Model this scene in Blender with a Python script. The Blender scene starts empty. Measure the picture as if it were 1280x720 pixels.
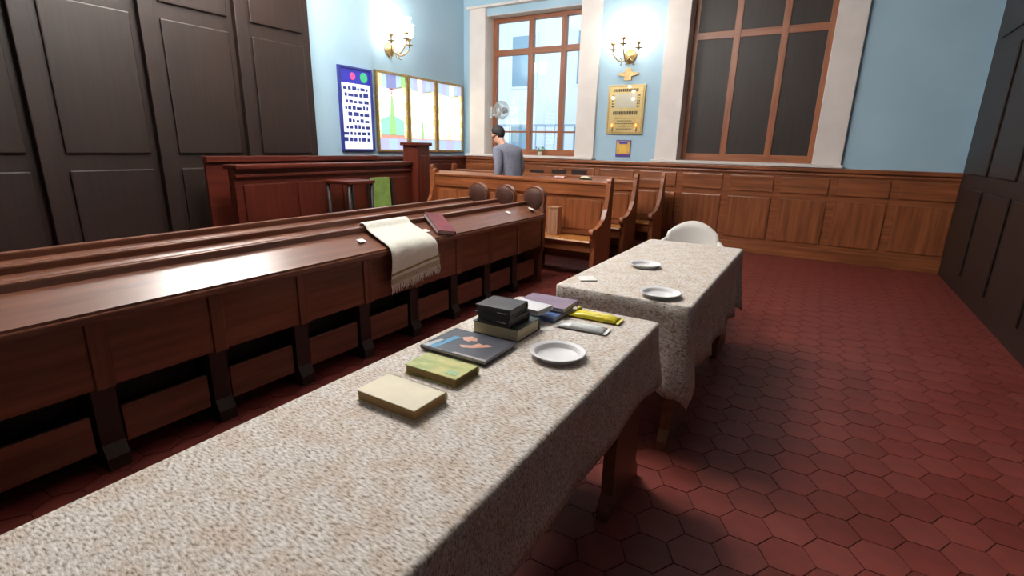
import bpy, bmesh, math, random
from mathutils import Vector, Matrix
random.seed(7)
scn = bpy.context.scene
C = scn.collection
PI = math.pi

# ------------------------------------------------------------------ camera
F_PX, PITCH, ROLL, YAW, HC = 636.2, math.radians(15.545), math.radians(1.292), math.radians(30.633), 1.45
def _axes():
    cp, sp = math.cos(PITCH), math.sin(PITCH)
    M = Matrix(((1, 0, 0), (0, -sp, -cp), (0, cp, -sp)))
    c, s = math.cos(ROLL), math.sin(ROLL)
    M = Matrix(((c, -s, 0), (s, c, 0), (0, 0, 1))) @ M
    c, s = math.cos(YAW), math.sin(YAW)
    T = Matrix(((c, -s, 0), (s, c, 0), (0, 0, 1)))
    return T @ M.transposed()
AX = _axes()                                  # columns: right, down, forward
cam_d = bpy.data.cameras.new('camera'); cam = bpy.data.objects.new('camera', cam_d); C.objects.link(cam)
cam_d.sensor_fit = 'HORIZONTAL'; cam_d.sensor_width = 36.0; cam_d.lens = F_PX / 1280 * 36.0
cam_d.clip_start = 0.02; cam_d.clip_end = 200
r_, d_, f_ = AX.col[0], AX.col[1], AX.col[2]
mw = Matrix.Identity(4)
for i in range(3):
    mw[i][0] = r_[i]; mw[i][1] = -d_[i]; mw[i][2] = -f_[i]
mw[2][3] = HC
cam.matrix_world = mw
scn.camera = cam
CAM = Vector((0, 0, HC))
def ray(px, py): return AX @ Vector(((px - 640) / F_PX, (py - 360) / F_PX, 1.0))
def atz(px, py, z): d = ray(px, py); return CAM + d * ((z - HC) / d.z)
def aty(px, py, y): d = ray(px, py); return CAM + d * (y / d.y)
def atx(px, py, x): d = ray(px, py); return CAM + d * (x / d.x)

# ------------------------------------------------------------------ world, exposure
w = bpy.data.worlds.new('sky'); scn.world = w; w.use_nodes = True
bg = w.node_tree.nodes['Background']
bg.inputs[0].default_value = (0.84, 0.94, 1.0, 1); bg.inputs[1].default_value = 2.3
vs = scn.view_settings
vs.view_transform = 'Standard'; vs.look = 'None'; vs.gamma = 1.0; vs.use_curve_mapping = False
vs.exposure = 0.0

# ------------------------------------------------------------------ helpers
def lin(c):
    return tuple((v / 255 / 12.92 if v / 255 <= 0.04045 else ((v / 255 + 0.055) / 1.055) ** 2.4) for v in c)
MATS = {}
def mat(name, rgb, rough=0.5, rgb2=None, scale=(6, 6, 6), bump=0.0, detail=4, metallic=0.0, emis=None, es=0.0, spec=0.5, contrast=(0.35, 0.65), coat=0.0, sheen=0.0):
    if name in MATS: return MATS[name]
    m = bpy.data.materials.new(name); m.use_nodes = True
    nt = m.node_tree; b = nt.nodes['Principled BSDF']
    b.inputs['Roughness'].default_value = rough; b.inputs['Metallic'].default_value = metallic
    b.inputs['Specular IOR Level'].default_value = spec
    b.inputs['Coat Weight'].default_value = coat; b.inputs['Sheen Weight'].default_value = sheen
    c1 = (*lin(rgb), 1); b.inputs['Base Color'].default_value = c1
    tc = nt.nodes.new('ShaderNodeTexCoord'); mp = nt.nodes.new('ShaderNodeMapping')
    mp.inputs['Scale'].default_value = scale
    nt.links.new(tc.outputs['Object'], mp.inputs['Vector'])
    nz = nt.nodes.new('ShaderNodeTexNoise'); nz.inputs['Scale'].default_value = 1.0; nz.inputs['Detail'].default_value = detail
    nt.links.new(mp.outputs['Vector'], nz.inputs['Vector'])
    if rgb2:
        cr = nt.nodes.new('ShaderNodeValToRGB')
        cr.color_ramp.elements[0].position = contrast[0]; cr.color_ramp.elements[1].position = contrast[1]
        cr.color_ramp.elements[0].color = c1; cr.color_ramp.elements[1].color = (*lin(rgb2), 1)
        nt.links.new(nz.outputs['Fac'], cr.inputs['Fac']); nt.links.new(cr.outputs['Color'], b.inputs['Base Color'])
    if bump:
        bp = nt.nodes.new('ShaderNodeBump'); bp.inputs['Strength'].default_value = bump; bp.inputs['Distance'].default_value = 0.01
        nt.links.new(nz.outputs['Fac'], bp.inputs['Height']); nt.links.new(bp.outputs['Normal'], b.inputs['Normal'])
    if emis:
        b.inputs['Emission Color'].default_value = (*lin(emis), 1); b.inputs['Emission Strength'].default_value = es
    MATS[name] = m
    return m
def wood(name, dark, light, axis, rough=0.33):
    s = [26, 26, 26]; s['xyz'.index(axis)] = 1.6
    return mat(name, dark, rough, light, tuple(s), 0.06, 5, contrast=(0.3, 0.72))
OAK_D, OAK_L = (108, 58, 32), (152, 90, 54)
W = {a: wood('oak_' + a, OAK_D, OAK_L, a) for a in 'xyz'}
DESK_D, DESK_L = (92, 54, 40), (124, 78, 58)
D = {a: wood('desk_oak_' + a, DESK_D, DESK_L, a, 0.28) for a in 'xyz'}
MAH = {a: wood('mahogany_' + a, (70, 26, 18), (98, 42, 28), a, 0.35) for a in 'xyz'}
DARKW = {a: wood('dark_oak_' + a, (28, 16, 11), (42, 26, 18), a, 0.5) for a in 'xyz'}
FRAMEW = {a: wood('window_wood_' + a, (128, 72, 44), (160, 98, 64), a, 0.4) for a in 'xyz'}
SEATW = wood('seat_oak', (150, 92, 42), (186, 124, 62), 'x', 0.3)

def new_obj(name, data, parent=None, loc=(0, 0, 0)):
    o = bpy.data.objects.new(name, data); C.objects.link(o); o.location = loc
    if parent: o.parent = parent
    return o
def tag(o, label=None, cat=None, group=None, kind=None):
    if label: o['label'] = label
    if cat: o['category'] = cat
    if group: o['group'] = group
    if kind: o['kind'] = kind
    return o
def thing(name, label, cat, loc=(0, 0, 0), rz=0.0, group=None):
    o = new_obj(name, None, None, loc); o.rotation_euler = (0, 0, rz); o.empty_display_size = 0.1
    return tag(o, label, cat, group)
def fin(name, bm, m, parent=None, loc=(0, 0, 0), smooth=False):
    bmesh.ops.recalc_face_normals(bm, faces=bm.faces[:])
    me = bpy.data.meshes.new(name); bm.to_mesh(me); bm.free()
    if smooth:
        for p in me.polygons: p.use_smooth = True
    me.materials.append(m)
    return new_obj(name, me, parent, loc)
def struct(o): o['kind'] = 'structure'; return o
def addbox(bm, x0, x1, y0, y1, z0, z1, bev=0.0):
    vs_ = [bm.verts.new((x, y, z)) for x in (x0, x1) for y in (y0, y1) for z in (z0, z1)]
    fs = [bm.faces.new([vs_[i] for i in q]) for q in ((0, 1, 3, 2), (4, 6, 7, 5), (0, 4, 5, 1), (2, 3, 7, 6), (0, 2, 6, 4), (1, 5, 7, 3))]
    if bev > 0:
        es = list({e for f in fs for e in f.edges})
        bmesh.ops.bevel(bm, geom=es, offset=bev, segments=2, affect='EDGES', profile=0.6)
    return bm
def box(name, x0, x1, y0, y1, z0, z1, m, parent=None, bev=0.004, loc=(0, 0, 0)):
    bm = bmesh.new(); addbox(bm, min(x0, x1), max(x0, x1), min(y0, y1), max(y0, y1), min(z0, z1), max(z0, z1), bev)
    return fin(name, bm, m, parent, loc)
def addprism(bm, pts, plane, a, b):
    """polygon pts (u,v) extruded from a to b; plane: 'yz' along x, 'xz' along y, 'xy' along z"""
    def P(u, v, t): return {'yz': (t, u, v), 'xz': (u, t, v), 'xy': (u, v, t)}[plane]
    A = [bm.verts.new(P(u, v, a)) for u, v in pts]; B = [bm.verts.new(P(u, v, b)) for u, v in pts]
    bm.faces.new(A); bm.faces.new(B[::-1]); n = len(pts)
    for i in range(n): bm.faces.new((A[i], A[(i + 1) % n], B[(i + 1) % n], B[i]))
    return bm
def prism(name, pts, plane, a, b, m, parent=None, bev=0.0, smooth=False):
    bm = bmesh.new(); addprism(bm, pts, plane, a, b)
    if bev: bmesh.ops.bevel(bm, geom=[e for e in bm.edges if e.calc_face_angle(0) > 0.6], offset=bev, segments=1, affect='EDGES')
    return fin(name, bm, m, parent, smooth=smooth)
def addlathe(bm, prof, seg=24, c=(0, 0, 0), axis='z'):
    rings = []
    for r, h in prof:
        ring = []
        for k in range(seg):
            a = 2 * PI * k / seg; u, v = r * math.cos(a), r * math.sin(a)
            p = {'z': (u, v, h), 'y': (u, h, v), 'x': (h, u, v)}[axis]
            ring.append(bm.verts.new((p[0] + c[0], p[1] + c[1], p[2] + c[2])))
        rings.append(ring)
    for i in range(len(rings) - 1):
        for k in range(seg):
            bm.faces.new((rings[i][k], rings[i][(k + 1) % seg], rings[i + 1][(k + 1) % seg], rings[i + 1][k]))
    bm.faces.new(rings[0][::-1]); bm.faces.new(rings[-1])
    return bm
def lathe(name, prof, m, parent=None, seg=24, c=(0, 0, 0), axis='z'):
    return fin(name, addlathe(bmesh.new(), prof, seg, c, axis), m, parent, smooth=True)
def addtube(bm, pts, r, seg=8):
    pts = [Vector(p) for p in pts]; rings = []
    for i, p in enumerate(pts):
        t = (pts[min(i + 1, len(pts) - 1)] - pts[max(i - 1, 0)]).normalized()
        a = t.orthogonal().normalized() if i == 0 else (pa - t * pa.dot(t)).normalized()
        pa = a; b = t.cross(a); rr = r[i] if isinstance(r, (list, tuple)) else r
        rings.append([bm.verts.new(p + (a * math.cos(2 * PI * k / seg) + b * math.sin(2 * PI * k / seg)) * rr) for k in range(seg)])
    for i in range(len(rings) - 1):
        for k in range(seg):
            bm.faces.new((rings[i][k], rings[i][(k + 1) % seg], rings[i + 1][(k + 1) % seg], rings[i + 1][k]))
    bm.faces.new(rings[0][::-1]); bm.faces.new(rings[-1])
    return bm
def tube(name, pts, r, m, parent=None, seg=8): return fin(name, addtube(bmesh.new(), pts, r, seg), m, parent, smooth=True)
def copy_tree(o, parent=None):
    c = o.copy(); C.objects.link(c); c.parent = parent
    for ch in list(o.children): copy_tree(ch, c)
    return c

# ------------------------------------------------------------------ room shell
YW, XL, XR, YR, ZC = 8.35, -6.1, 1.5, -6.0, 4.6
PAINT = mat('blue_paint', (158, 188, 206), 0.6, (164, 194, 211), (1.2, 1.2, 1.2), 0.02)
WHITE = mat('white_paint', (214, 204, 198), 0.5, (222, 213, 207), (3, 3, 3), 0.02)
CEILM = mat('ceiling_paint', (205, 208, 208), 0.8)
GROUT = mat('grout', (40, 26, 24), 0.8, (54, 34, 30), (20, 20, 20), 0.1)

floor = struct(box('floor', XL - .3, XR + .3, YR - .3, YW + .6, -0.12, -0.006, GROUT, bev=0))
struct(box('ceiling', XL - .3, XR + .3, YR - .3, YW + .6, ZC, ZC + .1, CEILM, bev=0))
TILES = [mat('tile_%d' % i, a, 0.42, b, (7, 7, 7), 0.05) for i, (a, b) in enumerate((((104, 42, 36), (120, 52, 44)), ((96, 38, 32), (112, 48, 39)), ((110, 48, 42), (124, 58, 49))))]
def hexbm(bm, cx, cy, s=0.1, g=0.0025):
    pts = [(cx + (s - g) * math.cos(k * PI / 3), cy + (s - g) * math.sin(k * PI / 3)) for k in range(6)]
    top = [bm.verts.new((x, y, 0)) for x, y in pts]; bot = [bm.verts.new((x, y, -0.007)) for x, y in pts]
    bm.faces.new(top)
    for k in range(6): bm.faces.new((top[k], bot[k], bot[(k + 1) % 6], top[(k + 1) % 6]))
cells = []
S = 0.1; i = 0; x = XL + .05
while x < XR:
    y = YR + (0.5 * S * math.sqrt(3) if i % 2 else 0)
    while y < YW - .05:
        cells.append((x, y)); y += S * math.sqrt(3)
    x += 1.5 * S; i += 1
def visible_size(c):
    x, y = c; p = AX.transposed() @ (Vector((x, y, 0)) - CAM)
    if p.z < 0.3: return 0
    u, v = 640 + F_PX * p.x / p.z, 360 + F_PX * p.y / p.z
    if not (-30 < u < 1310 and -30 < v < 750): return 0
    if -1.2 < x < -0.5 or x < -2.4: return 0
    return 1 / p.z
cells.sort(key=visible_size, reverse=True)
hx = []
for k in range(3):
    bm = bmesh.new(); hexbm(bm, 0, 0); me = bpy.data.meshes.new('tile'); bm.to_mesh(me); bm.free(); me.materials.append(TILES[k]); hx.append(me)
for c in cells[:300]:
    new_obj('tile', random.choice(hx), floor, (c[0], c[1], random.uniform(-.0008, .0008)))
bm = bmesh.new()
for c in cells[300:]: hexbm(bm, *c)
rest = fin('tiles_beyond', bm, TILES[0], floor); rest['kind'] = 'stuff'

# back wall with two window recesses
O1 = (-5.60, -3.72, 1.30, 3.68); O2 = (-2.02, -0.16, 1.30, 3.68)
bm = bmesh.new()
for x0, x1, z0, z1 in ((XL - .3, O1[0], 0, ZC), (O1[1], O2[0], 0, ZC), (O2[1], XR + .3, 0, ZC), (O1[0], O1[1], 0, O1[2]), (O1[0], O1[1], O1[3], ZC), (O2[0], O2[1], 0, O2[2]), (O2[0], O2[1], O2[3], ZC)):
    addbox(bm, x0, x1, YW, YW + .42, z0, z1)
wall_back = struct(fin('wall_back', bm, PAINT))
struct(box('wall_left', XL - .3, XL, YR - .3, YW, 0, ZC, PAINT, bev=0))
struct(box('wall_right', XR, XR + .3, YR - .3, YW, 0, ZC, PAINT, bev=0))
struct(box('wall_rear', XL, XR, YR - .3, YR, 0, ZC, PAINT, bev=0))

REVEAL = mat('reveal_plaster', (206, 198, 190), 0.7, (214, 206, 199), (3, 3, 3))
def surround(n, o):
    t = struct(box('trim_%d' % n, o[0] - .33, o[0] + .012, YW - .06, YW + .02, 1.28, 3.82, WHITE, bev=.008))
    box('jamb', o[1] - .012, o[1] + .33, YW - .06, YW + .02, 1.28, 3.82, WHITE, t, .008)
    box('cornice', o[0] - .38, o[1] + .38, YW - .09, YW + .02, 3.80, 3.84, WHITE, t, .008)
    box('reveal', o[0] + .001, o[0] + .012, YW + .02, YW + .36, o[2], o[3], REVEAL, t, 0)
    box('reveal', o[1] - .012, o[1] - .001, YW + .02, YW + .36, o[2], o[3], REVEAL, t, 0)
    box('soffit', o[0] + .012, o[1] - .012, YW + .001, YW + .36, o[3] - .012, o[3] - .001, REVEAL, t, 0)
    box('sill', o[0] - .36, o[1] + .36, YW - .17, YW + .25, 1.262, 1.302, WHITE, t, .008)
    return t
surround(1, O1); surround(2, O2)

# glass: clear, with a real fresnel reflection
gm = bpy.data.materials.new('pane_glass'); gm.use_nodes = True
nt = gm.node_tree; nt.nodes.clear()
out = nt.nodes.new('ShaderNodeOutputMaterial'); mx = nt.nodes.new('ShaderNodeMixShader'); tr = nt.nodes.new('ShaderNodeBsdfTransparent')
gl = nt.nodes.new('ShaderNodeBsdfGlossy'); gl.inputs['Roughness'].default_value = 0.02; fr = nt.nodes.new('ShaderNodeFresnel'); fr.inputs['IOR'].default_value = 1.6
tr.inputs['Color'].default_value = (0.93, 0.97, 1, 1)
nt.links.new(fr.outputs[0], mx.inputs[0]); nt.links.new(tr.outputs[0], mx.inputs[1]); nt.links.new(gl.outputs[0], mx.inputs[2]); nt.links.new(mx.outputs[0], out.inputs[0])

YF = 8.62
def window(n, o, shut=False):
    x0, x1, z0, z1 = o[0] + .012, o[1] - .012, o[2] + .003, o[3] - .012
    root = new_obj('window_%d' % n, None, None, (0, 0, 0)); struct(root)
    fw = .075
    xs = [x0, -4.80, -4.16, x1] if n == 1 else [x0, x0 + .62, x0 + 1.24, x1]
    for a, b in ((x0, x0 + fw), (x1 - fw, x1)): box('frame_stile', a, b, YF - .05, YF + .03, z0, z1, FRAMEW['z'], root)
    for a in xs[1:-1]: box('mullion', a - .045, a + .045, YF - .055, YF + .03, z0 + fw, z1 - fw, FRAMEW['z'], root)
    box('frame_head', x0 + fw, x1 - fw, YF - .05, YF + .03, z1 - fw, z1, FRAMEW['x'], root)
    box('frame_sill', x0 + fw, x1 - fw, YF - .05, YF + .03, z0, z0 + fw + .03, FRAMEW['x'], root)
    zt = 3.09
    ed = [x0 + fw] + [v for a in xs[1:-1] for v in (a - .045, a + .045)] + [x1 - fw]
    for k in range(3):
        a, b = ed[2 * k], ed[2 * k + 1]
        box('transom', a, b, YF - .05, YF + .03, zt - .05, zt + .05, FRAMEW['x'], root)
        if not shut:
            box('glazing_bar', a, b, YF - .03, YF + .01, 1.70, 1.73, FRAMEW['x'], root)
            for za, zb in ((z0 + fw + .03, 1.70), (1.73, zt - .05), (zt + .05, z1 - fw)):
                box('pane', a, b, YF - .012, YF - .004, za, zb, gm, root, 0)
        else:
            for za, zb in ((z0 + fw + .03, zt - .05), (zt + .05, z1 - fw)):
                box('added_shutter', a - .02, b + .02, YF - .04, YF + .02, za - .02, zb + .02, DARKW['z'], root, .01)  # dark shutters added to shut out daylight and keep this side dim
    return root
window(1, O1); window(2, O2, True)

# wainscot along the back wall and the left wall
def wainscot(n, axis, a0, a1, npan, W_, face, depth, top=1.245):
    """axis x: along x on back wall (front plane y=face); axis y: along y on the left wall (front plane x=face)"""
    def bx(nm, u0, u1, d0, d1, z0, z1, m, par=None, bev=.004):
        if axis == 'x': return box(nm, u0, u1, face - d1, face - d0, z0, z1, m, par, bev)
        return box(nm, face + d0, face + d1, u0, u1, z0, z1, m, par, bev)
    t = struct(bx('trim_%d' % n, a0, a1, -depth, 0, 0, top - .04, W_[axis], None, 0))
    bx('cap_rail', a0, a1, -depth, .035, top - .04, top + .012, W_[axis], t, .01)
    bx('moulding', a0, a1, 0, .018, top - .09, top - .06, W_[axis], t, .006)
    bx('base_rail', a0, a1, 0, .02, 0, .16, W_[axis], t, .006)
    step = (a1 - a0) / npan
    for k in range(npan):
        u = a0 + k * step
        bx('panel', u + .05, u + step - .05, 0, .014, .90, top - .12, W_[axis], t, .012)
        bx('panel', u + .05, u + step - .05, 0, .014, .22, .82, W_['z'], t, .012)
    return t
wb = wainscot(3, 'x', XL + .12, XR - .01, 11, W, YW - .12, .12)
for px in (671, 699, 724):
    p = aty(px, 216, YW - .135)
    g = box('vent_grille', p.x - .14, p.x + .14, YW - .150, YW - .135, p.z - .055, p.z + .05, DARKW['x'], wb, .004)
wainscot(4, 'y', atx(467, 120, XL + .12).y + .002, YW - .12, 3, MAH, XL + .12, .12)
# pier that steps out of the left wall, and tall dark panelling added beyond it to darken that side
YPI = atx(467, 120, XL + .12).y
struct(box('wall_pier', XL, XL + .12, 4.75, YPI, 0, ZC, PAINT, bev=.004))
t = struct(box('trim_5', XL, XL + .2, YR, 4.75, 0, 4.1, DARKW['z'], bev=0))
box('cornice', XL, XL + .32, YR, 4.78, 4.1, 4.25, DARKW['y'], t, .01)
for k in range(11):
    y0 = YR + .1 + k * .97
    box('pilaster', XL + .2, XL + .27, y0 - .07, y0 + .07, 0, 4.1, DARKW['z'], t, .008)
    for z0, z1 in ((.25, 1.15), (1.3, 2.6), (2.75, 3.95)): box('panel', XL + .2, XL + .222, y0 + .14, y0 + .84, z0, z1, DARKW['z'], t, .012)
t = struct(box('trim_6', XR - .06, XR, YR, YW - .13, 0, 4.1, DARKW['z'], bev=0))  # full-height dark panelling added to absorb bounced light on the right
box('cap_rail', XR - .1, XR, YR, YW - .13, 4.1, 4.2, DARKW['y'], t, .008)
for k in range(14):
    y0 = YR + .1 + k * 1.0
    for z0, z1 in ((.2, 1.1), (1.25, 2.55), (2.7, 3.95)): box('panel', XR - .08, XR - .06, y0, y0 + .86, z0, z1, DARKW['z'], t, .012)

# ------------------------------------------------------------------ outside the window
PLAST = mat('plaster_far', (226, 230, 232), 0.8, (214, 220, 224), (.6, .6, .6))
b = thing('neighbouring_building', 'pale plastered building with small windows and a balcony outside the window', 'building', (-6, 14, -1.5))
box('facade', -6, 2.2, 0, 3, 0, 7.4, PLAST, b, 0)
ROOFM = mat('roof_far', (150, 170, 186), 0.7)
box('eave', -6.2, 2.5, -.45, .1, 7.15, 7.4, ROOFM, b, .02)
FARG = mat('far_glass', (120, 150, 170), 0.15)
for x0 in (-4.6, -2.5, -.4, 1.0):
    for z0 in (2.1, 4.6):
        f = box('window_frame', x0, x0 + .9, -.03, .03, z0, z0 + 1.5, PLAST, b, .01); box('pane', x0 + .07, x0 + .83, -.04, -.031, z0 + .07, z0 + 1.43, FARG, f, 0)
box('balcony_slab', -3.2, 2.2, -.9, 0, 2.45, 2.6, ROOFM, b, .01)
for k in range(19): box('baluster', -3.15 + k * .29, -3.13 + k * .29, -.88, -.86, 2.6, 3.5, ROOFM, b, 0)
box('handrail', -3.2, 2.2, -.9, -.84, 3.5, 3.56, ROOFM, b, .005)
g = struct(box('ground_outside', -30, 20, YW + .8, 40, -1.7, -1.5, mat('asphalt', (120, 126, 130), 0.9, (136, 140, 142), (1, 1, 1)), bev=0))

# ------------------------------------------------------------------ near pew desks (run along y)
YE = 4.95
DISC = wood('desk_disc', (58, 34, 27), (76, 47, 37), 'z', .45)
def circ(cx, cz, r, a0, a1, n): return [(cx + r * math.cos(a0 + (a1 - a0) * k / n), cz + r * math.sin(a0 + (a1 - a0) * k / n)) for k in range(n + 1)]
def pew_desk(k, y0):
    xo = -2.52 - .37 * k
    lab = ('front oak pew desk with a white shawl and maroon book on its sloping ledge',
           'middle oak pew desk with rounded end board, between two other desks',
           'rear oak pew desk with rounded end board, facing the mahogany railing')[k]
    t = thing('pew_desk', lab, 'pew', (xo, 0, 0), 0, 'parallel pew desks with rounded ends')
    # sloping ledge (local x: 0 at the front edge, negative to the back)
    prism('ledge', [(0.02, .755), (0.02, .715), (-.22, .800), (-.22, .842)], 'xz', y0, YE - .06, D['y'], t, .004)
    box('nosing', -.004, .028, y0, YE - .06, .705, .742, D['y'], t, .008)
    box('back_rail', -.262, -.212, y0, YE - .06, .80, .878, D['y'], t, .01)
    box('back_board', -.252, -.226, y0, YE - .06, .02, .80, DARKW['y'], t, .004)  # dark wood carried down low to put black shade into the gaps under the desk
    # apron of separate boards with stiles between
    nb = 12; L = (YE - .06 - y0) / nb
    for i in range(nb):
        ya = y0 + i * L
        box('apron_board', -.025, -.005, ya + .035, ya + L - .035, .405, .712, D['y'], t, .006)
        box('stile', -.03, .004, ya - .035, ya + .035, .40, .712, D['z'], t, .006)
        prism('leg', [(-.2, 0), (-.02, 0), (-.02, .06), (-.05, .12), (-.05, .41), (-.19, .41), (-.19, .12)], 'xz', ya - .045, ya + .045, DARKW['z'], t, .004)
        if k == 0: box('foot_board', -.09, -.065, ya + .06, ya + L - .06, .09, .27, D['y'], t, .005)
    # round-topped end board
    prof = [(-.03, 0), (-.03, .30), (-.005, .40), (-.005, .80)] + circ(-.135, .905, .135, -.5, PI + .5, 20) + [(-.265, .80), (-.265, .40), (-.24, .30), (-.24, 0)]
    e = prism('end_board', prof, 'xz', YE - .06, YE, D['z'], t, .008)
    lathe('shade_disc', [(.001, 0), (.112, .0), (.114, .002), (.114, .006), (.001, .006)], DISC, e, 28, (-.135, YE - .066, .905), 'y')  # thin disc coloured dark to stand in for shade on the end face
    return t
for k in range(3): pew_desk(k, -1.2 if k == 0 else -1.0)
# light oak box standing on the long pew's seat
NEW = wood('box_oak', (142, 100, 76), (172, 130, 102), 'z', .4)
bp_ = aty(693, 280, 5.53)
t = thing('wooden_box', 'upright light oak box standing on the long pew seat by the front desk', 'box', (bp_.x, 5.53, .437))
box('body', -.065, .065, -.06, .06, 0, .31, NEW, t, .006)
box('lid', -.072, .072, -.067, .067, .31, .335, NEW, t, .008)
box('front_panel', -.045, .045, -.066, -.06, .04, .27, NEW, t, .004)

# ------------------------------------------------------------------ far pews (run along x, facing the tables)
def far_pew(i, Yb, xr, xl, dz=0.0):
    lab = ('long oak pew behind the near pew desks, papers on its back ledge',
           'oak pew directly behind the standing man',
           'oak pew nearest the panelled wall under the brass plaque')[i]
    t = thing('oak_pew', lab, 'pew', (xr, Yb, 0), 0, 'oak pews facing the tables')
    L = xr - xl
    prof = [(.03, 0), (.03, 1.04)] + circ(-.015, 1.075, .055, -.4, PI + .3, 12) + [(-.085, .98), (-.10, .89), (-.13, .77), (-.20, .66), (-.33, .595), (-.44, .575)] + circ(-.50, .545, .042, 1.3, PI + 1.6, 8) + [(-.47, .47), (-.45, .36), (-.47, .10), (-.50, .05), (-.50, 0)]
    for xa in (-.05, -L):
        prism('end_panel', prof, 'yz', xa, xa + .05, W['z'], t, .006)
    prism('seat', [(-.50, .415), (-.51, .43), (-.50, .445), (-.06, .425), (-.06, .395)], 'yz', -L + .05, -.05, SEATW, t)
    box('seat_rail', -L + .05, -.05, -.47, -.445, .31, .41, W['x'], t, .004)
    box('back_board', -L + .05, -.05, -.035, .0, .43, .93, W['x'], t, .003)
    n = max(3, int(L / .72)); s = (L - .1) / n
    for q in range(n):
        xa = -L + .05 + q * s
        box('back_panel', xa + .06, xa + s - .06, -.047, -.035, .50, .86, W['z'], t, .012)
        box('support', xa + .02, xa + .06, -.42, -.02, 0, .40, DARKW['z'], t, .004)
    box('top_rail', -L + .05, -.05, -.055, .0, .90, 1.04 + dz, W['x'], t, .008)
    prism('ledge', [(-.065, 1.04 + dz), (-.065, 1.065 + dz), (.0, 1.085 + dz), (.18, 1.045 + dz), (.18, 1.02 + dz)], 'yz', -L + .05, -.05, W['x'], t)
    box('rear_board', -L + .05, -.05, .0, .02, .12, 1.04 + dz, W['x'], t, .003)
    return t
far_pew(0, 5.76, -2.08, -4.72)
far_pew(1, 6.95, -2.15, -5.75, -.05)
far_pew(2, 7.68, -1.98, -5.85, -.05)

# papers and dish on the ledge of the first far pew
PAPER = mat('paper_white', (232, 228, 222), 0.7, (224, 220, 214), (30, 30, 30))
p = aty(700, 230, 5.84); PINK = mat('pink_paper', (236, 206, 206), 0.7)
bm = bmesh.new()
for k in range(3): addbox(bm, -.07 + .008 * k, .06 + .006 * k, -.055, .055, .006 * k, .006 * k + .005)
o = fin('leaflet', bm, PINK, None, (p.x, 5.84, 1.083)); o.rotation_euler = (math.radians(-12.5), 0, .1)
tag(o, 'pink folded leaflet lying on the long oak pew ledge', 'paper')
p = aty(731, 231, 5.84)
t = thing('skullcap', 'cream cloth skullcap with dark green rim on the long oak pew ledge', 'cap', (p.x, 5.855, 1.070))
t.rotation_euler = (math.radians(-12.5), 0, 0)
lathe('crown', [(.075, .012), (.07, .03), (.05, .045), (.02, .052), (.002, .053)], mat('cream_cloth', (205, 196, 168), 0.9), t, 20)
lathe('rim', [(.078, .004), (.08, .012), (.076, .02), (.07, .02), (.07, .004)], mat('green_cloth', (40, 62, 44), 0.9), t, 20)

# ------------------------------------------------------------------ mahogany railing with tall post, green chair in front of it
t = thing('bimah_railing', 'dark mahogany panelled railing with tall capped post', 'railing', (-5.0, 0, 0))
box('body', -.10, .0, 3.0, 5.57, 0, 1.17, MAH['y'], t, .004)
box('top_rail', -.18, .05, 3.0, 5.57, 1.17, 1.215, MAH['y'], t, .012)
box('upper_rail', -.55, -.45, 3.0, 5.40, 1.22, 1.285, MAH['y'], t, .01)
box('upper_board', -.52, -.48, 3.0, 5.40, 0, 1.22, MAH['y'], t, .004)
box('moulding', 0, .03, 3.0, 5.57, 1.09, 1.12, MAH['y'], t, .008)
for k in range(4): box('panel', 0, .02, 3.08 + k * .63, 3.6 + k * .63, .2, 1.02, MAH['z'], t, .012)
p_ = box('post', -.13, .13, 5.57, 5.83, 0, 1.43, MAH['z'], t, .006)
box('post_cap', -.16, .16, 5.54, 5.86, 1.43, 1.475, MAH['y'], p_, .01)
box('post_panel', .13, .142, 5.62, 5.78, .2, 1.3, MAH['z'], p_, .01)

GREEN = mat('green_velvet', (104, 134, 44), 0.85, (122, 152, 58), (14, 14, 14), 0.05, sheen=.3)
t = thing('upholstered_chair', 'wooden chair with green upholstered back beside mahogany railing', 'chair', (-4.66, 4.86, 0), math.radians(0))
for sy in (-.2, .2):
    prism('rear_leg', [(-.23, 0), (-.19, 0), (-.17, .45), (-.21, 1.02), (-.25, 1.02), (-.21, .45)], 'xz', sy - .02, sy + .02, DARKW['z'], t, .004)
    box('front_leg', .17, .21, sy - .02, sy + .02, 0, .45, DARKW['z'], t, .004)
box('seat_frame', -.2, .21, -.21, .21, .40, .455, DARKW['y'], t, .006)
box('seat_cushion', -.18, .2, -.2, .2, .455, .50, GREEN, t, .018)
prism('back_cushion', [(-.185, .56), (-.215, .56), (-.25, 1.03), (-.21, 1.03)], 'xz', -.15, .15, GREEN, t, .012)
box('back_rail', -.2, -.17, -.18, .18, .52, .56, mat('brass_trim', (176, 152, 70), 0.5), t, .004)
t2 = thing('lectern_stool', 'dark wooden stool standing left of the green upholstered chair', 'stool', (-4.66, 4.16, 0))
box('seat', -.2, .2, -.2, .2, 1.0, 1.04, MAH['y'], t2, .01)
for sx in (-.17, .17):
    for sy in (-.17, .17): tube('leg', [(sx * 1.1, sy * 1.1, 0), (sx * .95, sy * .95, .45), (sx, sy, 1.0)], [.018, .024, .02], DARKW['z'], t2)
for sx in (-.17, .17): tube('stretcher', [(sx, -.17, .3), (sx, .17, .3)], .012, DARKW['y'], t2)

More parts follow.
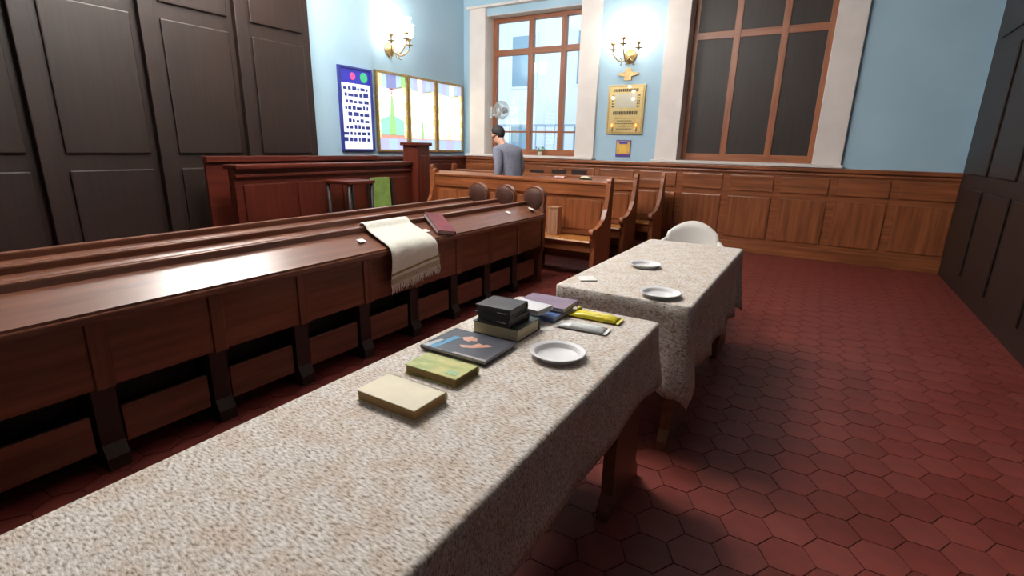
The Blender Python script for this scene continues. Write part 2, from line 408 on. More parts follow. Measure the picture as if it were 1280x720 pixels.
# ------------------------------------------------------------------ lit glass panels and text board on the left wall
BRASS = mat('brass', (160, 132, 86), 0.42, (184, 156, 106), (20, 20, 20), 0, metallic=.55)
def glow(name, rgb, s): return mat(name, tuple(v * .72 for v in rgb), 0.25, emis=rgb, es=s)
G = {'white': glow('glass_white', (255, 255, 240), 1.7), 'cream': glow('glass_cream', (255, 252, 205), 1.5), 'yellow': glow('glass_yellow', (252, 240, 176), 1.0),
     'blue': glow('glass_blue', (186, 214, 240), .95), 'lav': glow('glass_lavender', (196, 200, 238), .9), 'purple': glow('glass_purple', (150, 158, 214), .75),
     'teal': glow('glass_teal', (160, 232, 206), 1.0), 'green': glow('glass_green', (170, 226, 150), .9), 'pink': glow('glass_pink', (244, 176, 160), .8), 'red': glow('glass_red', (226, 100, 96), .7)}
XG = XL + .02
def glass_panel(idx, y0, y1, z0, z1, label):
    t = thing('stained_glass_panel', label, 'stained glass', (XL, y0, z0), 0, 'backlit stained glass panels on the left wall')
    Wd, H = y1 - y0, z1 - z0
    fr = .035
    for a, b, c, d in ((0, fr, 0, H), (Wd - fr, Wd, 0, H)): box('frame_stile', .002, .05, a, b, c, d, BRASS, t, .006)
    for c, d in ((0, fr), (H - fr, H)): box('frame_rail', .002, .05, fr, Wd - fr, c, d, BRASS, t, .006)
    box('light_box', .002, .012, fr, Wd - fr, fr, H - fr, PAPER, t, 0)
    iw, ih = Wd - 2 * fr, H - 2 * fr
    def pane(pts, m, nm='pane'):
        P = [(fr + u * iw, fr + v * ih) for u, v in pts]
        cu = sum(p[0] for p in P) / len(P); cv = sum(p[1] for p in P) / len(P)
        P = [(cu + (u - cu) * .985, cv + (v - cv) * .992) for u, v in P]
        prism(nm, P, 'yz', .013, .022, G[m], t)
    R = lambda a, b, c, d: [(a, c), (b, c), (b, d), (a, d)]
    nbd = 7
    for side in (0, 1):
        for k in range(nbd):
            pane(R(side * .92, side * .92 + .08, .16 + k * .70 / nbd, .16 + (k + 1) * .70 / nbd), ('yellow', 'cream')[k % 2])
    for k in range(3): pane(R(k / 3, (k + 1) / 3, 0, .15), ('blue', 'lav', 'blue')[k] if idx else ('lav', 'blue', 'lav')[k])
    for k in range(6): pane(R(k / 6, (k + 1) / 6, .15, .16 + .0), 'pink')
    tops = (('yellow', 'blue', 'purple', 'purple', 'blue', 'green'), ('blue', 'lav', 'cream', 'lav', 'blue', 'lav'), ('blue', 'lav', 'blue', 'cream', 'blue', 'lav'))[idx]
    for k in range(6):
        lo = (.86, .84, .82, .82, .84, .86)[k]; pane([(k / 6, lo), ((k + 1) / 6, (.84, .82, .81, .84, .86, .86)[k]), ((k + 1) / 6, 1), (k / 6, 1)], tops[k])
    if idx == 0:
        pane([(.08, .20), (.38, .20), (.42, .46), (.08, .40)], 'teal'); pane([(.62, .20), (.92, .20), (.92, .40), (.58, .46)], 'teal')
        pane([(.38, .20), (.62, .20), (.58, .46), (.53, .72), (.47, .72), (.42, .46)], 'green')
        pane([(.08, .40), (.42, .46), (.47, .72), (.5, .80), (.08, .84)], 'white'); pane([(.92, .40), (.58, .46), (.53, .72), (.5, .80), (.92, .84)], 'white')
        pane(R(.08, .92, .16, .195), 'pink')
        pane([(.42, .79), (.5, .74), (.58, .79), (.5, .83)], 'red')
    else:
        pane([(.08, .16), (.44, .16), (.48, .42), (.08, .50)], 'cream'); pane([(.56, .16), (.92, .16), (.92, .50), (.52, .42)], 'white')
        pane([(.44, .16), (.56, .16), (.52, .42), (.48, .42)], 'green' if idx == 1 else 'yellow')
        pane([(.08, .50), (.48, .42), (.5, .66), (.08, .84)], 'white'); pane([(.92, .50), (.52, .42), (.5, .66), (.92, .84)], 'white')
        pane([(.5, .66), (.92, .84), (.5, .81), (.08, .84)], 'cream')
    return t
ys = [atx(px, 150, XL).y for px in (469, 509, 544, 577)]
labs = ('lit stained glass panel with a green peak, beside the pier', 'middle lit stained glass panel of pale cream glass', 'lit pale stained glass panel in the corner by the tall window')
for k in range(3): glass_panel(k, ys[k] + .01, ys[k + 1] - .01, 1.325, 2.53, labs[k])

# backlit text board on the pier
XP = XL + .12
BLUEP = mat('board_blue', (44, 52, 130), 0.4); SCREEN = glow('board_white', (238, 242, 255), 1.1)
ya, yb = 5.22, atx(465, 140, XP).y - .005
t = thing('text_board', 'white backlit board with blue lettering on the pier', 'sign', (XP, ya, 1.335))
Wd, H = yb - ya, 1.15
for a, b in ((0, .035), (Wd - .035, Wd)): box('frame_stile', .002, .045, a, b, 0, H, BLUEP, t, .005)
for a, b in ((0, .03), (H - .03, H)): box('frame_rail', .002, .045, .035, Wd - .035, a, b, BLUEP, t, .005)
box('screen', .002, .02, .035, Wd - .035, .03, H - .22, SCREEN, t, 0)
hd = box('header', .002, .022, .035, Wd - .035, H - .22, H - .03, mat('board_navy', (40, 40, 150), .4, emis=(50, 50, 170), es=.5), t, 0)
prism('emblem', circ(Wd - .15, H - .125, .07, 0, 2 * PI * 15 / 16, 15), 'yz', .022, .026, glow('emblem_green', (60, 190, 130), .7), hd)
prism('emblem', circ(Wd - .36, H - .125, .05, 0, 2 * PI * 15 / 16, 15), 'yz', .022, .026, glow('emblem_pink', (230, 70, 150), .7), hd)
INK = mat('blue_ink', (52, 62, 140), 0.6)
for k in range(9):
    z = H - .31 - k * .088
    y = Wd - .07 - random.random() * .02
    while y > .12:
        l = random.uniform(.035, .10)
        box('letter_mark', .02, .0215, y - l, y, z, z + random.uniform(.035, .058), INK, t, 0); y -= l + random.uniform(.012, .03)

# ------------------------------------------------------------------ wall sconces (tulip shades give the light)
SHADE = mat('lamp_glass', (255, 246, 228), 0.3, emis=(255, 249, 240), es=26.0)
SHADE2 = mat('chandelier_glass', (255, 246, 228), 0.3, emis=(255, 251, 246), es=168.0)
def tulip(parent, c, m=SHADE):
    cx, cy, cz = c
    cup = lathe('cup', [(.012, -.13), (.012, -.04), (.035, -.02), (.04, 0), (.02, .005)], BRASS, parent, 12, c)
    bm = bmesh.new()
    addlathe(bm, [(.026, .0), (.055, .03), (.068, .08), (.06, .13), (.072, .175), (.082, .19), (.055, .16), (.02, .08)], 16, c)
    return fin('shade', bm, m, parent, smooth=True)
def sconce(label, loc, rz):
    """local +x points out of the wall"""
    t = thing('wall_sconce', label, 'lamp', loc, rz)
    lathe('back_plate', [(.002, .0), (.10, .0), (.105, .012), (.08, .03), (.05, .05), (.03, .075), (.002, .08)], BRASS, t, 24, (0, 0, 0), 'x')
    for k, (ox, oy, oz) in enumerate(((.36, 0, .22), (.24, -.2, .17), (.24, .2, .17))):
        pts = [(.05, 0, 0)]
        for q in range(1, 9):
            u = q / 8; pts.append((.05 + (ox - .05) * u, oy * u, -.10 * math.sin(u * PI * .9) + (oz - .12) * u * u))
        tube('arm', pts, .010, BRASS, t)
        tube('curl', [(.08 + .05 * math.cos(a) + ox * .3, oy * .5, -.09 + .05 * math.sin(a)) for a in [x * .5 for x in range(11)]], .006, BRASS, t, 6)
        lathe('drip_tray', [(.002, 0), (.05, .004), (.055, .012), (.05, .012), (.002, .008)], BRASS, t, 16, (ox, oy, oz - .10))
        tulip(t, (ox, oy, oz))
    return t
pl = atx(487, 62, XL + .01)
sconce('three-armed brass sconce with glowing tulip shades above the stained glass', (XL + .001, pl.y, pl.z), 0)
pr = aty(788, 71, YW)
sconce('three-armed brass sconce with glowing tulip shades above the brass plaque', (pr.x, YW - .001, pr.z), -PI / 2)

# chandelier hung from the ceiling between the pews and the tables (above the picture; the second is added)
def chandelier(label, loc, n=8):
    t = thing('chandelier', label, 'chandelier', loc)
    h = ZC - loc[2]
    tube('rod', [(0, 0, .0), (0, 0, h - .03)], .012, BRASS, t)
    lathe('ceiling_rose', [(.002, h - .06), (.05, h - .05), (.09, h - .01), (.09, h - .002), (.002, h - .002)], BRASS, t)
    lathe('body', [(.002, -.2), (.03, -.18), (.07, -.12), (.1, -.04), (.06, .03), (.03, .1), (.05, .16), (.002, .2)], BRASS, t)
    for k in range(n):
        a = 2 * PI * k / n; ca, sa = math.cos(a), math.sin(a)
        tube('arm', [((.05 + .4 * u) * ca, (.05 + .4 * u) * sa, -.1 * math.sin(u * PI) + .06 * u * u) for u in [q / 8 for q in range(9)]], .009, BRASS, t)
        tulip(t, (.45 * ca, .45 * sa, .12), SHADE2)
    return t
chandelier('brass chandelier of eight tulip lamps hung before the mahogany railing', (-4.9, 3.5, 3.72))
chandelier('added brass chandelier of eight tulip lamps hung over the front pew desk', (-2.8, 2.9, 3.8))  # out-of-view lamp added to brighten the table tops

# ------------------------------------------------------------------ plaque, picture and fan by the window
YP = YW
GOLD = mat('plaque_gold', (196, 172, 112), 0.32, (210, 188, 132), (9, 9, 9), 0, metallic=.35)
a = aty(762, 107, YP); b = aty(803, 168, YP)
t = thing('memorial_plaque', 'gold memorial plaque with dark lettering and crest on the blue wall', 'plaque', ((a.x + b.x) / 2, YP, b.z))
hw, H = (b.x - a.x) / 2, a.z - b.z
INKD = mat('dark_ink', (70, 58, 40), 0.6)
box('board', -hw, hw, -.035, -.002, 0, H, GOLD, t, .008)
PALE = mat('plaque_pale', (196, 190, 170), 0.3, metallic=.2)
for n_, (x0, x1, z0, z1) in (('border', (-hw + .02, hw - .02, .02, .032)), ('border', (-hw + .02, hw - .02, H - .032, H - .02)), ('border', (-hw + .02, -hw + .032, .032, H - .032)), ('border', (hw - .032, hw - .02, .032, H - .032))):
    box(n_, x0, x1, -.042, -.035, z0, z1, BRASS, t, .002)
box('inset', -.17, .17, -.038, -.035, H * .54, H * .83, PALE, t, .001)
def textbar(x0, x1, z0, z1):
    u = x0
    while u < x1 - .008:
        l = min(random.uniform(.012, .03), x1 - u); box('letter_mark', u, u + l, -.0375, -.035, z0, z1, INKD, t, 0); u += l + .007
textbar(-.2, .2, H * .86, H * .92); textbar(-.2, .2, H * .40, H * .47)
for k in range(5):
    z = H * (.55 + .055 * k); textbar(-.23, -.185, z, z + .022); textbar(.185, .23, z, z + .022)
for k, wd in enumerate((.16, .12, .15, .10, .13)): textbar(-wd, wd, H * (.32 - .055 * k), H * (.32 - .055 * k) + .012)
CANDLE = mat('candle_bulb', (255, 150, 80), 0.4, emis=(255, 120, 50), es=5)
GLINT = mat('plaque_glint', (255, 255, 250), 0.4, emis=(255, 252, 240), es=5)
for sx in (-.2, .2):
    cd = lathe('candle', [(.012, .0), (.014, .02), (.012, .06), (.002, .062)], GOLD, t, 10, (sx, -.055, .05))
    lathe('flame', [(.002, .062), (.016, .075), (.014, .092), (.002, .115)], CANDLE, cd, 10, (sx, -.055, .05))
for sx, sz in ((.05, .955), (.12, .86), (-.21, .74), (.12, .71)):
    lathe('lamp', [(.002, -.02), (.018, -.012), (.024, 0), (.018, .012), (.002, .02)], GLINT, t, 12, (sx, -.052, H * sz))  # glowing beads that paint small white reflections onto the plaque
cr = aty(786, 92, YP); zc = cr.z - b.z
prism('crest', [(-.17, zc - .02), (-.05, zc - .045), (-.06, zc - .10), (.06, zc - .10), (.05, zc - .045), (.17, zc - .02), (.17, zc + .005), (.06, zc + .02), (.04, zc + .07), (0, zc + .09), (-.04, zc + .07), (-.06, zc + .02), (-.17, zc + .005)], 'xz', -.03, -.002, BRASS, t, .006)

a = aty(771, 175, YP); b = aty(787.5, 196, YP)
t = thing('small_picture', 'small purple and gold picture hung below the gold plaque', 'picture', ((a.x + b.x) / 2, YP, b.z))
hw, H = (b.x - a.x) / 2, a.z - b.z
box('board', -hw, hw, -.02, -.002, 0, H, mat('violet_print', (92, 62, 140), .5), t, .003)
box('mat_board', -hw + .01, hw - .01, -.022, -.02, .04, H - .02, mat('ochre_print', (196, 150, 62), .5, (212, 170, 84), (20, 20, 20)), t, 0)
prism('arch', [(-.06, .05), (.06, .05), (.06, H * .5)] + circ(0, H * .5, .06, 0, PI, 8) + [(-.06, H * .5)], 'xz', -.024, -.0221, mat('gold_print', (222, 178, 74), .5), t)
box('header', -.07, .07, -.024, -.0221, H - .06, H - .03, mat('indigo_print', (62, 50, 150), .5), t, 0)

f0 = aty(629, 138, YW - .1)
FANM = mat('fan_white', (176, 180, 178), 0.4); FANG = mat('fan_grey', (150, 156, 158), 0.4)
t = thing('wall_fan', 'white caged fan mounted beside the tall wooden window', 'fan', (f0.x, YW - .15, 0))
z = f0.z
box('bracket', -.30, -.27, .085, .15, z - .12, z + .06, FANM, t, .006)
tube('arm', [(-.28, .11, z - .08), (-.16, .12, z - .07), (-.05, .12, z)], .016, FANM, t)
lathe('motor', [(.002, .14), (.05, .13), (.06, .08), (.05, .03), (.03, .0), (.002, 0)], FANM, t, 16, (0, 0, z), 'y')
lathe('hub', [(.002, -.06), (.02, -.055), (.028, -.02), (.028, 0), (.002, .0)], FANG, t, 14, (0, 0, z), 'y')
for k in range(3):
    a0 = k * 2 * PI / 3
    pts = [(math.cos(a0 + d) * r, z + math.sin(a0 + d) * r) for d, r in ((-.3, .03), (-.25, .09), (.0, .135), (.45, .13), (.5, .08), (.3, .03))]
    prism('blade', pts, 'xz', -.035, -.028, FANG, t)
cage = bmesh.new()
for yy, rr in ((-.06, .12), (-.03, .155), (.0, .155), (.02, .12), (-.07, .06)):
    addtube(cage, [(rr * math.cos(q * PI / 12), yy, z + rr * math.sin(q * PI / 12)) for q in range(25)], .0042, 5)
for k in range(30):
    a0 = k * 2 * PI / 30; ca, sa = math.cos(a0), math.sin(a0)
    addtube(cage, [(.03 * ca, -.075, z + .03 * sa), (.12 * ca, -.06, z + .12 * sa), (.155 * ca, -.015, z + .155 * sa), (.12 * ca, .02, z + .12 * sa)], .0034, 4)
fin('cage', cage, FANM, t)
# something green on the sill
s0 = aty(675, 190, YW + .12)
t = thing('potted_plant', 'small green plant in a pale pot on the window sill', 'plant', (s0.x, YW + .12, 1.302))
lathe('pot', [(.03, 0), (.045, .06), (.048, .065), (.04, .065), (.035, .055)], WHITE, t, 14)
bm = bmesh.new()
for k in range(16):
    a0 = k * 2.4; r = .03 + .06 * random.random(); h = .09 + .06 * random.random()
    addprism(bm, [(0, 0), (.015, .02), (.0, .05), (-.015, .02)], 'xz', 0, .002)
    M_ = Matrix.Translation((r * math.cos(a0), r * math.sin(a0), h - .03)) @ Matrix.Rotation(a0, 4, 'Z') @ Matrix.Rotation(random.uniform(.2, 1), 4, 'X')
    bmesh.ops.transform(bm, matrix=M_, verts=bm.verts[-8:])
    addtube(bm, [(0, 0, .05), (r * math.cos(a0), r * math.sin(a0), h - .03)], .002, 4)
fin('foliage', bm, mat('leaf', (70, 140, 84), .5), t)

# ------------------------------------------------------------------ tables and cloths
CLOTH = bpy.data.materials.new('woven_cloth'); CLOTH.use_nodes = True
nt = CLOTH.node_tree; b = nt.nodes['Principled BSDF']; b.inputs['Roughness'].default_value = .75; b.inputs['Specular IOR Level'].default_value = .25
tc = nt.nodes.new('ShaderNodeTexCoord'); mp = nt.nodes.new('ShaderNodeMapping'); mp.inputs['Scale'].default_value = (70, 190, 120); mp.inputs['Rotation'].default_value = (0, 0, .35)
nt.links.new(tc.outputs['Object'], mp.inputs['Vector'])
n1 = nt.nodes.new('ShaderNodeTexNoise'); n1.inputs['Scale'].default_value = 1.0; n1.inputs['Detail'].default_value = 3
nt.links.new(mp.outputs[0], n1.inputs['Vector'])
cr1 = nt.nodes.new('ShaderNodeValToRGB'); e = cr1.color_ramp.elements
e[0].position = .32; e[0].color = (*lin((136, 119, 103)), 1); e[1].position = .66; e[1].color = (*lin((232, 226, 222)), 1)
m1 = cr1.color_ramp.elements.new(.44); m1.color = (*lin((194, 185, 176)), 1); m2 = cr1.color_ramp.elements.new(.54); m2.color = (*lin((212, 205, 199)), 1)
nt.links.new(n1.outputs['Fac'], cr1.inputs['Fac'])
n2 = nt.nodes.new('ShaderNodeTexNoise'); n2.inputs['Scale'].default_value = 18; n2.inputs['Detail'].default_value = 3; nt.links.new(tc.outputs['Object'], n2.inputs['Vector'])
cr2 = nt.nodes.new('ShaderNodeValToRGB'); e = cr2.color_ramp.elements; e[0].position = .42; e[0].color = (1, 1, 1, 1); e[1].position = .68; e[1].color = (*lin((240, 230, 219)), 1)
nt.links.new(n2.outputs['Fac'], cr2.inputs['Fac'])
mm = nt.nodes.new('ShaderNodeMix'); mm.data_type = 'RGBA'; mm.blend_type = 'MULTIPLY'; mm.inputs[0].default_value = 1
nt.links.new(cr1.outputs[0], mm.inputs[6]); nt.links.new(cr2.outputs[0], mm.inputs[7]); nt.links.new(mm.outputs[2], b.inputs['Base Color'])
bp = nt.nodes.new('ShaderNodeBump'); bp.inputs['Strength'].default_value = .5; bp.inputs['Distance'].default_value = .004; nt.links.new(n1.outputs['Fac'], bp.inputs['Height']); nt.links.new(bp.outputs[0], b.inputs['Normal'])

TABW = wood('table_wood', (104, 62, 38), (136, 86, 54), 'y', .45)
def table(x0, x1, y0, y1, label):
    t = thing('long_table', label, 'table', ((x0 + x1) / 2, (y0 + y1) / 2, 0))
    hx_, hy = (x1 - x0) / 2 - .008, (y1 - y0) / 2 - .008
    box('tabletop', -hx_, hx_, -hy, hy, .72, .75, TABW, t, .004)
    for sx in (-1, 1):
        for sy in (-1, 1):
            xa, ya = sx * (hx_ - .05), sy * (hy - .16)
            prism('leg', [(ya - .19, .0), (ya + .19, 0), (ya + .19, .05), (ya + .15, .10), (ya + .15, .72), (ya - .15, .72), (ya - .15, .10), (ya - .19, .05)], 'yz', xa - .025, xa + .025, TABW, t, .005)
        box('apron', sx * (hx_ - .05) - .012, sx * (hx_ - .05) + .012, -hy + .05, hy - .05, .63, .72, TABW, t, .003)
    return t
def cloth(x0, x1, y0, y1, drop, label, ripple=.012, corner=.0):
    cx, cy = (x0 + x1) / 2, (y0 + y1) / 2; hx_, hy = (x1 - x0) / 2, (y1 - y0) / 2
    bm = bmesh.new(); rc = .02
    loop = []
    for sx, sy, a0 in ((1, -1, -PI / 2), (1, 1, 0), (-1, 1, PI / 2), (-1, -1, PI)):
        for q in range(5):
            a = a0 + q * PI / 8; loop.append((sx * (hx_ - rc) + rc * math.cos(a), sy * (hy - rc) + rc * math.sin(a), math.cos(a), math.sin(a), 1.0 if q == 2 else .6))
        nxt = {(1, -1): (0, 1), (1, 1): (-1, 0), (-1, 1): (0, -1), (-1, -1): (1, 0)}[(sx, sy)]
        ln = 2 * ((hy if nxt[1] else hx_) - rc); m = int(ln / .03)
        bx_, by_ = sx * (hx_ - rc) + rc * math.cos(a), sy * (hy - rc) + rc * math.sin(a); nx_, ny_ = math.cos(a), math.sin(a)
        for q in range(1, m):
            c_ = max(0, 1 - min(q, m - q) * .03 / .16); loop.append((bx_ + nxt[0] * ln * q / m, by_ + nxt[1] * ln * q / m, nx_, ny_, c_ * .6))
    top = [bm.verts.new((x - nx * .008, y - ny * .008, .7575)) for x, y, nx, ny, c_ in loop]
    bm.faces.new(top)
    rings = [top]; nr = 9
    for r in range(nr):
        u = r / (nr - 1); ring = []
        for k, (x, y, nx, ny, c_) in enumerate(loop):
            d = drop + corner * c_ + .008 * math.sin(k * .31)
            rp = ripple * u * (math.sin(k * .42) + .5 * math.sin(k * .93 + 1)) + .006 + .018 * u * u + .03 * u * c_
            ring.append(bm.verts.new((x + nx * rp, y + ny * rp, .754 - d * u)))
        rings.append(ring)
    n = len(loop)
    for i in range(len(rings) - 1):
        for k in range(n): bm.faces.new((rings[i][k], rings[i][(k + 1) % n], rings[i + 1][(k + 1) % n], rings[i + 1][k]))
    o = fin('tablecloth', bm, CLOTH, None, (cx, cy, 0))
    for p in o.data.polygons: p.use_smooth = len(p.vertices) == 4
    tag(o, label, 'tablecloth')
    so = o.modifiers.new('thickness', 'SOLIDIFY'); so.thickness = .002; so.offset = 0
    return o
T1 = (-1.165, -.495, .15, 2.04); T2 = (-1.112, -.43, 2.335, 4.06)
table(*T1, 'long wooden table under the woven cloth carrying the books')
cloth(*T1, .255, 'beige woven tablecloth under the stacked books', .002)
table(*T2, 'long wooden table standing beyond the one carrying books')
cloth(*T2, .40, 'beige woven tablecloth under the two plates and square napkin beyond the books', .02, .08)
ZT = .7585

# ------------------------------------------------------------------ books
def quad(px, z):
    P = [atz(u, v, z) for u, v in px]; c = sum(P, Vector()) / 4
    d = ((P[1] - P[0]) + (P[2] - P[3])); e_ = ((P[2] - P[1]) + (P[3] - P[0]))
    return c, d, e_
def book(name, label, c, l, wd, h, rz, cover, pages, spine='-y', soft=False, zb=ZT, cov_t=.0035, group=None, cat='book'):
    """l along local x, wd along local y; spine on the given side"""
    t = thing(name, label, cat, (c.x, c.y, zb), rz, group)
    X, Y = l / 2, wd / 2
    ov = .0 if soft else .004
    for nm, z0 in (('back_cover', 0), ('front_cover', h - cov_t)):
        box(nm, -X, X, -Y, Y, z0, z0 + cov_t, cover, t, min(.0015, cov_t * .4))
    pb = [-X + ov, X - ov, -Y + ov, Y - ov]
    k = {'-x': 0, '+x': 1, '-y': 2, '+y': 3}[spine]
    pb[k] = (-1 if k % 2 == 0 else 1) * ((X if k < 2 else Y) - .004)
    bm = bmesh.new(); addbox(bm, pb[0], pb[1], pb[2], pb[3], cov_t, h - cov_t)
    fin('page_block', bm, pages, t)
    r = h / 2
    arc = [(-.0, 0)] + [(-.006 * math.sin(q * PI / 8), h * q / 8) for q in range(1, 8)] + [(0, h), (.004, h), (.004, 0)]
    if k < 2:
        sg = -1 if k == 0 else 1; prism('spine', [(sg * (X - 0.0005) + sg * -u, v) for u, v in arc], 'xz', -Y, Y, cover, t)
    else:
        sg = -1 if k == 2 else 1; prism('spine', [(sg * (Y - 0.0005) + sg * -u, v) for u, v in arc], 'yz', -X, X, cover, t)
    return t
PG_TAN = mat('pages_tan', (150, 116, 70), .85, (170, 136, 88), (4, 4, 400), .05)
PG_OLIVE = mat('pages_olive', (122, 98, 60), .85, (142, 118, 76), (4, 4, 400), .05)
PG_CREAM = mat('pages_cream', (190, 176, 148), .85, (206, 194, 168), (4, 4, 400), .05)
PG_GREY = mat('pages_grey', (176, 172, 170), .85, (198, 194, 192), (4, 4, 400), .05)
CREAM = mat('cover_cream', (222, 212, 184), .6, (212, 202, 176), (12, 12, 12), .02)
GRN = mat('cover_green', (136, 152, 72), .55, (186, 180, 104), (14, 40, 14), .02, contrast=(.38, .62))
MAGC = mat('cover_slate', (62, 66, 76), .3, (74, 76, 86), (10, 10, 10))
BGRN = mat('cover_bottle', (34, 48, 44), .45, (44, 58, 52), (16, 16, 16))
BLK = mat('cover_black', (44, 36, 40), .42, (54, 46, 50), (40, 40, 40), .1)
BLUE = mat('cover_blue', (56, 78, 128), .4, (84, 110, 160), (20, 20, 20))
PURP = mat('cover_purple', (122, 100, 122), .45, (134, 110, 132), (12, 12, 12))
MAR = mat('cover_maroon', (104, 44, 52), .5, (124, 62, 68), (12, 12, 12), .03)

c, d, e_ = quad([(445, 488), (485, 466), (560, 490), (518, 511.5)], ZT + .034)
book('hardback_book', 'cream covered book with tan page edges', c, .215, .13, .034, math.radians(-1), CREAM, PG_TAN, '+y')
c, d, e_ = quad([(506, 455.5), (534, 440), (600, 457), (569, 473.5)], ZT + .03)
bk = book('hardback_book', 'worn green and yellow book beside the cream book', c, .20, .117, .030, math.radians(0), GRN, PG_OLIVE, '+y')
box('cover_label', .045, .085, -.04, -.015, .030, .0306, mat('label_mint', (132, 170, 120), .5), bk, 0)
# big picture book with a thinner yellow one beneath
c, d, e_ = quad([(524.6, 431), (570.5, 410.5), (645, 428), (608, 451.5)], ZT + .02)
book('thin_booklet', 'thin pale yellow booklet under the dark picture book', c + Vector((-.012, .012, 0)), .262, .2, .006, 0, mat('cover_paleyellow', (206, 200, 140), .6), PG_CREAM, '-x', True, cov_t=.001)
pbk = book('picture_book', 'large dark slate picture book showing two hands', c, .268, .202, .0145, math.radians(0), MAGC, PG_GREY, '-x', zb=ZT + .006, cov_t=.0025)
z0 = .0145; SKINP = mat('print_skin', (206, 160, 140), .4, (186, 130, 108), (30, 30, 30))
def print_(pts, m, nm='cover_print'): prism(nm, pts, 'xy', z0, z0 + .0005, m, pbk)
print_([(-.132, -.095), (-.105, -.095), (-.085, -.02), (-.11, -.02)], mat('print_grey', (166, 172, 178), .4))
print_([(-.105, -.097), (-.075, -.097), (-.06, .03), (-.085, .03)], mat('print_blue', (46, 128, 172), .4))
print_([(-.055, .035), (-.03, .06), (.0, .05), (.012, .03), (-.012, .022), (-.008, .012), (-.035, .015)], SKINP)
print_([(-.02, -.03), (.0, -.045), (.035, -.03), (.07, .0), (.085, .02), (.06, .025), (.05, .012), (.03, .018), (.02, -.01)], SKINP)
print_([(.0, -.099), (.132, -.099), (.132, -.088), (.0, -.088)], mat('print_pale', (150, 140, 138), .4))
# stack
c, d, e_ = quad([(590, 400), (622, 386), (675, 397), (648, 413)], ZT + .05)
book('hardback_book', 'thick bottle green book at the bottom of the dark stack', c, .20, .172, .05, math.radians(0), BGRN, PG_CREAM, '+y')
cs = c
c, d, e_ = quad([(595, 378), (621, 369), (661, 377), (633, 388)], ZT + .122)
for k in range(2):
    cc = c + Vector((.004 if k == 0 else 0, .004 if k == 0 else 0, 0))
    bb = book('leather_book', ('lower black leather book in the dark stack', 'topmost black leather book of the dark stack')[k], cc, .15, .135, .035, math.radians(-3 if k == 0 else 2), BLK, BLK, '+y', zb=ZT + .0505 + .0355 * k, cov_t=.008)
    box('zip_pull', .02, .06, -.0705, -.068, .016, .019, mat('zip_metal', (190, 180, 176), .3, metallic=.6), bb, 0)
# purple, blue and white books behind
c0 = Vector((-.955, 1.895, 0))
book('hardback_book', 'blue book with pale pages under the purple book', c0 + Vector((-.01, -.03, 0)), .235, .17, .022, math.radians(-3), BLUE, PG_GREY, '-y')
book('hardback_book', 'purple book between the blue book and white booklet', c0 + Vector((.0, .03, 0)), .225, .16, .020, math.radians(2), PURP, PG_GREY, '+y', zb=ZT + .0225)
wc = atz(662, 380, ZT + .066)
book('white_booklet', 'white covered booklet lying on the purple book', wc, .155, .105, .022, math.radians(-6), mat('cover_white', (222, 220, 224), .5), PG_GREY, '+y', zb=ZT + .043)

# maroon book on the sloping ledge of the front desk
sl = math.atan2(.087, .24)
tl = math.radians(27); th = .035
Rb = Matrix.Rotation(tl, 3, 'Y') @ Matrix.Rotation(math.radians(-22), 3, 'Z')
base = Vector((-2.605, 3.235, .85)) - (Rb @ Vector((0, 0, 1))) * th
t = book('prayer_book', 'maroon book propped on the front pew desk ledge beside the shawl', base, .27, .165, th, 0, MAR, PG_GREY, '+y', zb=base.z)
t.rotation_euler = Rb.to_euler()
box('cover_emblem', .02, .07, -.025, .025, .035, .0355, mat('emblem_red', (140, 60, 80), .5), t, 0)
# paper name tags stuck on the ledge
for x, y, lab in ((-2.625, 2.41, 'white paper tag on the front desk ledge, across the shawl from the maroon book'), (-2.60, 3.05, 'white paper tag on the ledge between the shawl and the maroon book'),
                  (-2.64, 4.35, 'white paper tag on the front desk ledge near its rounded end'), (-3.0, 4.35, 'white paper tag on the middle pew desk ledge')):
    zl = .764 + (-2.52 - (0 if x > -2.9 else .37) - x + .02) * .3625 + .002
    o = box('name_tag', -.022, .022, -.028, .028, 0, .001, PAPER, None, 0, (x, y, zl))
    o.rotation_euler = (0, sl, 0)
    tag(o, lab, 'tag', 'paper tags on the pew desks')
o = box('paper_slip', -.03, .03, -.06, .06, 0, .002, PAPER, None, 0, (-2.60, 4.75, .8165)); o.rotation_euler = (0, sl, .5)
tag(o, 'white folded paper slip at the rounded end of the front pew desk', 'paper')

# ------------------------------------------------------------------ white shawl draped over the front desk
t = thing('prayer_shawl', 'white woollen shawl with fringed hem draped over the pew desk ledge', 'shawl', (0, 0, 0))
SHAWL = mat('shawl_wool', (232, 230, 218), .9, (222, 219, 205), (60, 60, 60), .08, sheen=.2)
path = [(-2.775, .72), (-2.795, .80), (-2.795, .88), (-2.78, .893), (-2.755, .893), (-2.735, .88), (-2.715, .852)]
for q in range(1, 8): u = q / 8; path.append((-2.715 + (2.715 - 2.505) * u, .852 + (.764 - .852) * u))
path += [(-2.488, .750), (-2.474, .73), (-2.470, .70), (-2.470, .66), (-2.470, .64), (-2.470, .625), (-2.470, .61), (-2.470, .595)]
def shawl_pt(i, v):
    x, z = path[i]; u = i / (len(path) - 1)
    ya, yb = 2.555 - .05 * u, 3.0 + .0 * u
    if i > 13: yb += .03 * (i - 13) / 8
    y = ya + (yb - ya) * v
    bulge = .005 * math.sin(v * 9 + u * 3) * (1 if u > .6 else .3) + (.006 * math.sin(v * 4 + 1) if i > 14 else 0)
    dz = -.06 * (1 - v) * max(0, (i - 14) / 7) if i > 14 else 0
    return Vector((x + abs(bulge) + .004, y, z + dz + (.003 + abs(bulge) if i <= 14 else 0)))
bm = bmesh.new(); NV = 20
